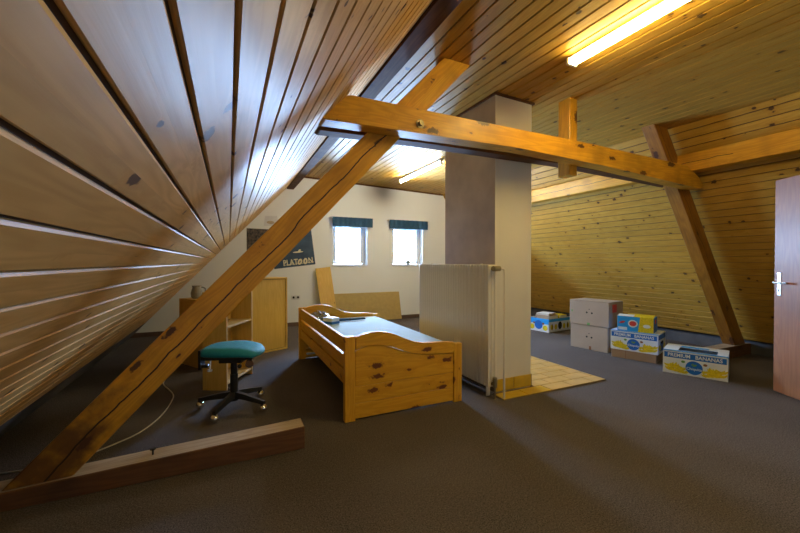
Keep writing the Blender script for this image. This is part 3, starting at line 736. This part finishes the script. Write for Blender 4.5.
poster('photo_poster', [(.30, 1.44), (.80, 1.46), (.78, 1.865), (.30, 1.875)], 'poster_dark', 'dark photo print on the wall left of the brace')
t = poster('pinned_drawing', [(.60, 1.93), (.86, 1.95), (.84, 2.13), (.62, 2.12)], 'paper', 'small pale drawing pinned above the dark photo print', 'drawing')
bm = bmesh.new(); disc(bm, (.12, -.0025, .07), .03, .07); parts('printed_figure', bm, 'pinkpaper', t)

def blind(x0, x1, label):
    t = empty('roller_blind', (x0, Y1, 2.155)); tag(t, label, 'blind', 'roller blinds'); W = x1-x0
    bm = bmesh.new(); cyl(bm, (-.05, -.055, -.005), (W+.035, -.055, -.005), .012, n=12); build('rod', bm, 'steel', t)
    bm = bmesh.new(); n = 40
    prev = None
    for i in range(n+1):
        x = W*i/n; y = -.075+.006*math.sin(i*1.3)
        cur = [bm.verts.new((x, y+.0, .012)), bm.verts.new((x, y-.004, -.09)), bm.verts.new((x, y+.003*math.sin(i*2.1), -.178)), bm.verts.new((x, y+.014, -.178)), bm.verts.new((x, y+.034, .012))]
        if prev:
            for k in range(5): bm.faces.new([prev[k], cur[k], cur[(k+1) % 5], prev[(k+1) % 5]])
        else: bm.faces.new(cur)
        prev = cur
    bm.faces.new(prev[::-1]); build('blind_cloth', bm, 'navy', t)
    for x in (-.02, W+.01):
        bm = bmesh.new(); box(bm, (x, -.07, -.015), (x+.01, 0, .02), .002); parts('bracket', bm, 'steel', t)
blind(1.90, 2.76, 'navy blue rolled blind above the left window')
blind(3.15, 4.09, 'navy blue rolled blind above the right window')
# pot on the right sill
t = empty('sill_pot', (3.655, Y1+.06, WZ[0]+.018)); tag(t, 'small grey pot standing on the sill of the right window', 'pot')
bm = bmesh.new()
for (r_a, z_a), (r_b, z_b) in zip([(.035, 0), (.05, .09)], [(.05, .09), (.055, .11)]): cyl(bm, (0, 0, z_a), (0, 0, z_b), r_a, r_b, n=18)
build('pot', bm, 'potgrey', t)
bm = bmesh.new(); cyl(bm, (0, 0, .1), (0, 0, .112), .045, n=14); build('soil', bm, 'b_brown', t)
# double socket
t = empty('wall_socket', (1.18, Y1, .56)); tag(t, 'white double wall socket beside the framed cabinet', 'socket')
for x in (-.042, .042):
    bm = bmesh.new(); box(bm, (x-.04, -.012, -.04), (x+.04, 0, .04), .003); o = build('socket_plate', bm, 'paper', t)
    bm = bmesh.new(); cyl(bm, (x, -.0135, 0), (x, -.0115, 0), .022, n=18); build('socket_hole', bm, 'hole', o)

# leaning boards
th_ = .018
bm = bmesh.new(); box(bm, (-.15, -th_/2, 0), (.15, th_/2, 1.15), .002)
o = build('leaning_board', bm, 'leanboard', None, (1.83, Y1-.20, .003), (math.radians(-7.3), math.radians(-6.5), 0))
tag(o, 'tall narrow pine board leaning upright against the gable wall', 'board')
bm = bmesh.new(); prism(bm, [(0, 0), (1.78, 0), (1.73, .60), (.02, .60)], -.009, .009, 'XZ', .002)
o = build('fibreboard_sheet', bm, 'fibre', None, (1.66, Y1-.06, .002), (math.radians(-4), 0, 0))
tag(o, 'wide low fibreboard panel leaning along the wall behind the bed', 'board')

# cable
bm = bmesh.new(); tube(bm, spline([(-.62, 4.5, .005), (-.602, 4.363, .005), (-.49, 4.05, .005), (-.470, 3.85, .005), (-.503, 3.5, .005), (-.589, 3.235, .005), (-.705, 3.095, .005), (-.85, 2.98, .005), (-1.0, 2.93, .005), (-1.16, 2.93, .005), (-1.3, 2.96, .005), (-1.42, 3.0, .005)], 8), .005, 8)
tag(build('power_cable', bm, 'cable', smooth=True), 'thin white cable curling over the carpet behind the left brace', 'cable')

# ---------------------------------------------------------------- boxes on the right
def frame_box(name, A, B, depth, z0, label, group=None, cat='box'):
    """origin at the near-left front corner; local x along the front, local y to the back"""
    A = Vector(A); B = Vector(B); dv = B-A
    return empty(name, (A.x, A.y, z0), math.atan2(dv.y, dv.x)), dv.length
def cardboard(A, B, depth, z0, h, label, open_top=False):
    t, W = frame_box('cardboard_box', A, B, depth, z0, label); tag(t, label, 'box', 'plain cardboard boxes')
    bm = bmesh.new(); g = .004
    box(bm, (0, 0, 0), (W, depth, h-.002), .003); build('carton_body', bm, 'cardboard', t)
    bm = bmesh.new(); box(bm, (-.004, -.004, h-.002), (W+.004, depth/2-.002, h+.002), .001); box(bm, (-.004, depth/2+.002, h-.002), (W+.004, depth+.004, h+.002), .001); parts('flap', bm, 'cardboard', t)
    bm = bmesh.new()
    for x, z, r in ((W*.46, h*.52, .013), (W*.59, h*.51, .013), (W*.52, h*.66, .007)): disc(bm, (x, -.0012, z), r)
    parts('hand_hole', bm, 'hole', t)
    return t, W
t, W = cardboard((4.614, 3.874), (4.697, 3.345), .42, 0, .345, 'plain grey cardboard box on the carpet, lower one of the stack')
bm = bmesh.new(); box(bm, (W*.52, -.0012, .0), (W*.58, 0, .05)); o = build('tape', bm, 'b_brown', t)
t, W = cardboard((4.60, 3.880), (4.690, 3.325), .40, .349, .345, 'plain grey cardboard box with hand holes, upper one of the stack')
bm = bmesh.new(); box(bm, (W*.47, -.0012, .0), (W*.54, 0, .035)); box(bm, (W*.05, -.0012, .17), (W*.085, 0, .2)); parts('tape', bm, 'b_green', t)
bm = bmesh.new(); box(bm, (W, .10, .20), (W+.0012, .22, .31)); build('side_label', bm, 'b_red', t)

def banana(bm, x, z, s, a, n=8, y=-.0022):
    vo, vi = [], []
    for i in range(n+1):
        t_ = -1.0+2.0*i/n; r = s; wdt = .36*s*(1-t_*t_*.85)+.02*s
        th2 = a+t_*1.0
        for lst, rr_ in ((vo, r+wdt), (vi, r-wdt*.6)): lst.append((x+rr_*math.cos(th2), z+rr_*math.sin(th2)))
    vs = [bm.verts.new((p_[0], y, p_[1])) for p_ in vo+vi[::-1]]; bm.faces.new(vs)
def banana_print(t, W, h, y=0, small=False):
    """printed design on the front face of the box"""
    k = h/.26
    bm = bmesh.new(); box(bm, (.0, -.0010, 0), (W, 0, h)); build('front_print', bm, 'b_white', t)
    bm = bmesh.new(); box(bm, (.012, -.0016, h*.69), (W-.012, -.0008, h*.93)); parts('printed_band', bm, 'b_blue', t)
    text('PREMIUM   BANANAS', .056*k, 'b_white', t, (W/2, -.0022, h*.81), (PI/2, 0, 0), xs=.93*W/.56/k*.95, bold=.0012)
    rr = random.Random(5)
    for side in (0, 1):
        bm = bmesh.new()
        x0 = .035 if side == 0 else W*.635
        x1 = W*.36 if side == 0 else W-.035
        n = 7
        for i in range(n):
            x = x0+(x1-x0)*(i+.5)/n
            zz = h*.30+(h*.05*(n/2-i)/n*2 if side == 0 else h*.05*(i-n/2)/n*2)
            for r_ in range(2):
                banana(bm, x+rr.uniform(-.004, .004), zz+.052*k-r_*.038*k, .052*k, PI*1.5+rr.uniform(-.5, .5), y=-.0016-.0001*i-.001*r_)
        build('printed_bananas', bm, 'b_yellow', t)
    bm = bmesh.new(); disc(bm, (W/2, -.0034, h*.36), h*.29, h*.29); build('oval_logo', bm, 'b_blue', t)
    text('Chiquita', .040*k, 'b_white', t, (W/2, -.0042, h*.31), (PI/2, 0, 0), bold=.0006)
    bm = bmesh.new(); disc(bm, (W/2+.006, -.0040, h*.47), .010*k, .020*k, rot=.5); disc(bm, (W/2-.014, -.0040, h*.50), .006*k, .014*k, rot=.9); parts('logo_leaf', bm, 'b_green', t)
    bm = bmesh.new(); disc(bm, (W*.33, -.0040, h*.57), .014*k, .018*k); build('logo_emblem', bm, 'b_green', t)
    bm = bmesh.new(); disc(bm, (W*.67, -.0040, h*.55), .014*k, .018*k); build('logo_emblem', bm, 'b_brown', t)
def banana_box(A, B, depth, z0, h, label, lid=True):
    t, W = frame_box('banana_box', A, B, depth, z0, label); tag(t, label, 'box', 'banana boxes')
    bm = bmesh.new(); w_ = .006
    box(bm, (0, 0, 0), (W, w_, h)); box(bm, (0, depth-w_, 0), (W, depth, h)); box(bm, (0, w_, 0), (w_, depth-w_, h)); box(bm, (W-w_, w_, 0), (W, depth-w_, h)); box(bm, (w_, w_, 0), (W-w_, depth-w_, w_))
    build('carton_body', bm, 'b_white', t)
    banana_print(t, W, h)
    # top: panels left and right, long slot in the middle
    bm = bmesh.new()
    if lid:
        box(bm, (0, 0, h), (W, .035, h+.004)); box(bm, (0, .24, h), (W, depth, h+.004)); box(bm, (0, .035, h), (W*.24, .24, h+.004)); box(bm, (W*.84, .035, h), (W, .24, h+.004))
        build('lid', bm, 'b_white', t)
        bm = bmesh.new(); box(bm, (.0, -.001, h*.965), (W, .022, h+.0048)); box(bm, (W*.25, .245, h+.001), (W*.7, .33, h+.005)); parts('lid_print', bm, 'b_sky', t)
        bm = bmesh.new(); box(bm, (.008, .008, h*.50), (W-.008, depth-.008, h*.52)); build('box_inside', bm, 'hole', t)  # black sheet painting the shade seen through the lid slot
    # side faces
    for xk, s_ in ((0, -1), (W, 1)):
        bm = bmesh.new(); a, b2 = (xk-.0012, xk) if s_ < 0 else (xk, xk+.0012)
        box(bm, (a, .01, h*.72), (b2, depth-.01, h*.95)); box(bm, (a, depth*.30, h*.12), (b2, depth*.7, h*.6)); parts('side_print', bm, 'b_blue', t)
        bm = bmesh.new(); x = xk+s_*.002; vs = [bm.verts.new((x, depth*.5+.055*math.cos(q_), h*.55+.02*math.sin(q_))) for q_ in [2*PI*i/16 for i in range(16)]]; bm.faces.new(vs); parts('hand_hole', bm, 'hole', t)
        bm = bmesh.new()
        for cy in (.2, .8): disc(bm, (x, depth*cy, h*.32), .035, .06, axis='YZ')
        parts('side_bananas', bm, 'b_yellow', t)
    return t, W
# low brown tray carton + banana box + small drinks carton
t, W = frame_box('cardboard_tray', (4.593, 3.215), (4.752, 2.742), .36, 0, ''); tag(t, 'low brown cardboard box on the floor beneath the stacked banana box', 'box')
bm = bmesh.new(); box(bm, (0, 0, 0), (W, .36, .106), .003); build('carton_body', bm, 'cardboard_brown', t)
bm = bmesh.new(); box(bm, (W*.33, -.001, .0), (W*.34, 0, .106)); build('seam', bm, 'b_brown', t)
t, W = banana_box((4.586, 3.222), (4.752, 2.722), .38, .108, .245, 'blue and white banana box stacked on the low brown box', True)
t, W = frame_box('drinks_carton', (4.63, 3.16), (4.775, 2.79), .24, .3585, ''); tag(t, 'small blue and yellow carton with a red emblem on top of a banana box', 'carton')
h = .20
bm = bmesh.new(); box(bm, (0, 0, 0), (W, .24, h-.012), .002); build('carton_body', bm, 'b_sky', t)
bm = bmesh.new(); prism(bm, [(W*.58, 0.0), (W, 0), (W, h-.012), (W*.64, h-.012)], -.0012, 0, 'XZ'); build('yellow_print', bm, 'b_yellow', t)
bm = bmesh.new(); disc(bm, (W*.44, -.0014, h*.5), h*.24, h*.27); build('emblem_rim', bm, 'b_white', t)
bm = bmesh.new(); disc(bm, (W*.44, -.0024, h*.5), h*.16, h*.20); parts('emblem', bm, 'b_red', t)
bm = bmesh.new(); box(bm, (W*.03, -.0014, h*.05), (W*.28, 0, h*.24)); build('label_strip', bm, 'b_white', t)
bm = bmesh.new(); disc(bm, (W*.14, -.0014, h*.55), .013, .035, rot=.3); build('small_emblem', bm, 'b_red', t)
bm = bmesh.new(); disc(bm, (W*.82, -.0024, h*.4), .022, .04); build('pale_emblem', bm, 'b_white', t)
bm = bmesh.new(); box(bm, (W, .005, .005), (W+.0014, .235, h-.017)); parts('side_print', bm, 'b_blue', t)
bm = bmesh.new(); box(bm, (W+.0012, .08, h*.55), (W+.0024, .15, h*.8)); build('side_label', bm, 'b_red', t)
bm = bmesh.new(); box(bm, (0, 0, 0), (W*.45, .11, .003), mat=Matrix.Translation((.0, .0, h-.012)) @ Matrix.Rotation(.12, 4, 'X')); parts('flap', bm, 'b_white', t)
bm = bmesh.new(); box(bm, (W*.46, 0, 0), (W, .12, .003), mat=Matrix.Translation((.0, .0, h-.012)) @ Matrix.Rotation(.20, 4, 'X')); box(bm, (W*.2, .12, 0), (W*.8, .24, .003), mat=Matrix.Translation((0, 0, h-.012)) @ Matrix.Rotation(.05, 4, 'X')); parts('flap', bm, 'b_yellow', t)

t, W = banana_box((4.491, 2.52), (4.699, 2.003), .40, 0, .255, 'lone blue and white banana box nearest the door, standing on the carpet')
# far open box with papers
A = (5.108, 4.747)
t, W = frame_box('fruit_box', A, (5.742, 4.821), .40, 0, ''); tag(t, 'open blue printed fruit box full of paper, partly hidden behind the chimney', 'box')
h = .235; dp = .42
bm = bmesh.new(); w_ = .006
box(bm, (0, 0, 0), (W, w_, h)); box(bm, (0, dp-w_, 0), (W, dp, h)); box(bm, (0, w_, 0), (w_, dp-w_, h)); box(bm, (W-w_, w_, 0), (W, dp-w_, h)); box(bm, (w_, w_, 0), (W-w_, dp-w_, w_)); build('carton_body', bm, 'b_white', t)
bm = bmesh.new(); box(bm, (.0, -.001, h*.78), (W, 0, h)); box(bm, (-.001, 0, h*.60), (0, dp, h)); parts('printed_band', bm, 'b_sky', t)
bm = bmesh.new()
for x in (.09, .2, .44, .55): disc(bm, (x, -.0014, h*.38), .05, .04)
parts('printed_fruit', bm, 'b_yellow', t)
bm = bmesh.new(); disc(bm, (W/2, -.0014, h*.45), h*.3, h*.24); disc(bm, (W*.15, -.002, h*.4), h*.25, .012); disc(bm, (W*.85, -.002, h*.4), h*.25, .014); parts('dark_print', bm, 'hole', t)
bm = bmesh.new(); disc(bm, (-.0014, dp*.5, h*.5), h*.34, h*.36, axis='YZ'); build('oval_logo', bm, 'b_blue', t)
bm = bmesh.new(); disc(bm, (-.0014, dp*.17, h*.3), h*.2, .05, axis='YZ'); disc(bm, (-.0014, dp*.83, h*.3), h*.2, .05, axis='YZ'); parts('side_fruit', bm, 'b_yellow', t)
bm = bmesh.new(); disc(bm, (-.002, dp*.27, h*.62), .02, .02, axis='YZ'); disc(bm, (-.002, dp*.73, h*.62), .02, .02, axis='YZ'); parts('side_mark', bm, 'b_brown', t)
bm = bmesh.new(); box(bm, (.008, .008, .008), (W-.008, dp-.008, h-.02)); build('box_inside', bm, 'cardboard_brown', t)
ang = t.rotation_euler.z; q = Matrix.Rotation(ang, 4, 'Z'); base = Vector((5.108, 4.747, 0))
def on_box(name, lx, ly, z, sx, sy, sz, rz, mats, label, cat):
    p = base+q @ Vector((lx, ly, z)); e = empty(name, p, ang+rz); tag(e, label, cat)
    bm = bmesh.new(); box(bm, (-sx/2, -sy/2, 0), (sx/2, sy/2, sz), .002); build('cover', bm, mats[0], e)
    bm = bmesh.new(); box(bm, (-sx/2+.004, -sy/2-.0015, sz*.15), (sx/2-.004, -sy/2+.01, sz*.85)); build('page_edges', bm, mats[1], e)
zz = h-.019
on_box('magazine_stack', .20, .19, zz, .30, .26, .075, .05, ('cardboard', 'paper'), 'pile of magazines lying in the open fruit box', 'magazines')
on_box('book', .50, .15, zz, .20, .18, .06, -.1, ('b_yellow', 'paper'), 'yellow covered book in the right of the open fruit box', 'book')
on_box('folder', .19, .20, zz+.076, .28, .23, .03, .22, ('paper', 'pinkpaper'), 'pale folder lying on top of the magazines', 'folder')
on_box('envelope', .46, .32, zz, .22, .12, .07, .0, ('cardboard', 'paper'), 'brown padded envelope behind the yellow book', 'envelope')

# ---------------------------------------------------------------- door leaf
dh = Vector((4.345, .925)); de = Vector((4.785, 1.672)); dv = de-dh; ang = math.atan2(dv.y, dv.x)
d = empty('door_1', (dh.x, dh.y, 0), ang); struct(d)
W = dv.length
bm = bmesh.new(); box(bm, (0, -.02, .008), (W, .02, 2.035), .004)
# local x along leaf; the grain runs upright
build('door_leaf', bm, wood('door_veneer', (.32, .12, .035), (.20, .065, .018), (.1, .03, .015), 'Z', rough=.42, coat=.05, spec=.35, ks=(1, 3), kr=.01, blotch=.25, third=.2, across='X'), d)
for s_ in (-1, 1):
    bm = bmesh.new(); box(bm, (W-.075, s_*.021-.004, .93), (W-.035, s_*.021+.004, 1.15), .003); hp = build('handle_plate', bm, 'steel', d)
    bm = bmesh.new(); cyl(bm, (W-.055, s_*.02, 1.055), (W-.055, s_*.07, 1.055), .009, n=12); cyl(bm, (W-.055, s_*.066, 1.055), (W-.175, s_*.062, 1.055), .009, n=12); build('door_handle', bm, 'steel', hp)
    bm = bmesh.new(); cyl(bm, (W-.055, s_*.024, .985), (W-.055, s_*.028, .985), .009, n=12); box(bm, (W-.059, s_*.025-.003, .965), (W-.051, s_*.025+.003, .985)); build('keyhole', bm, 'black', hp)
bm = bmesh.new(); box(bm, (W-.0005, -.011, .95), (W+.002, .011, 1.13)); build('lock_strip', bm, 'steel', d)
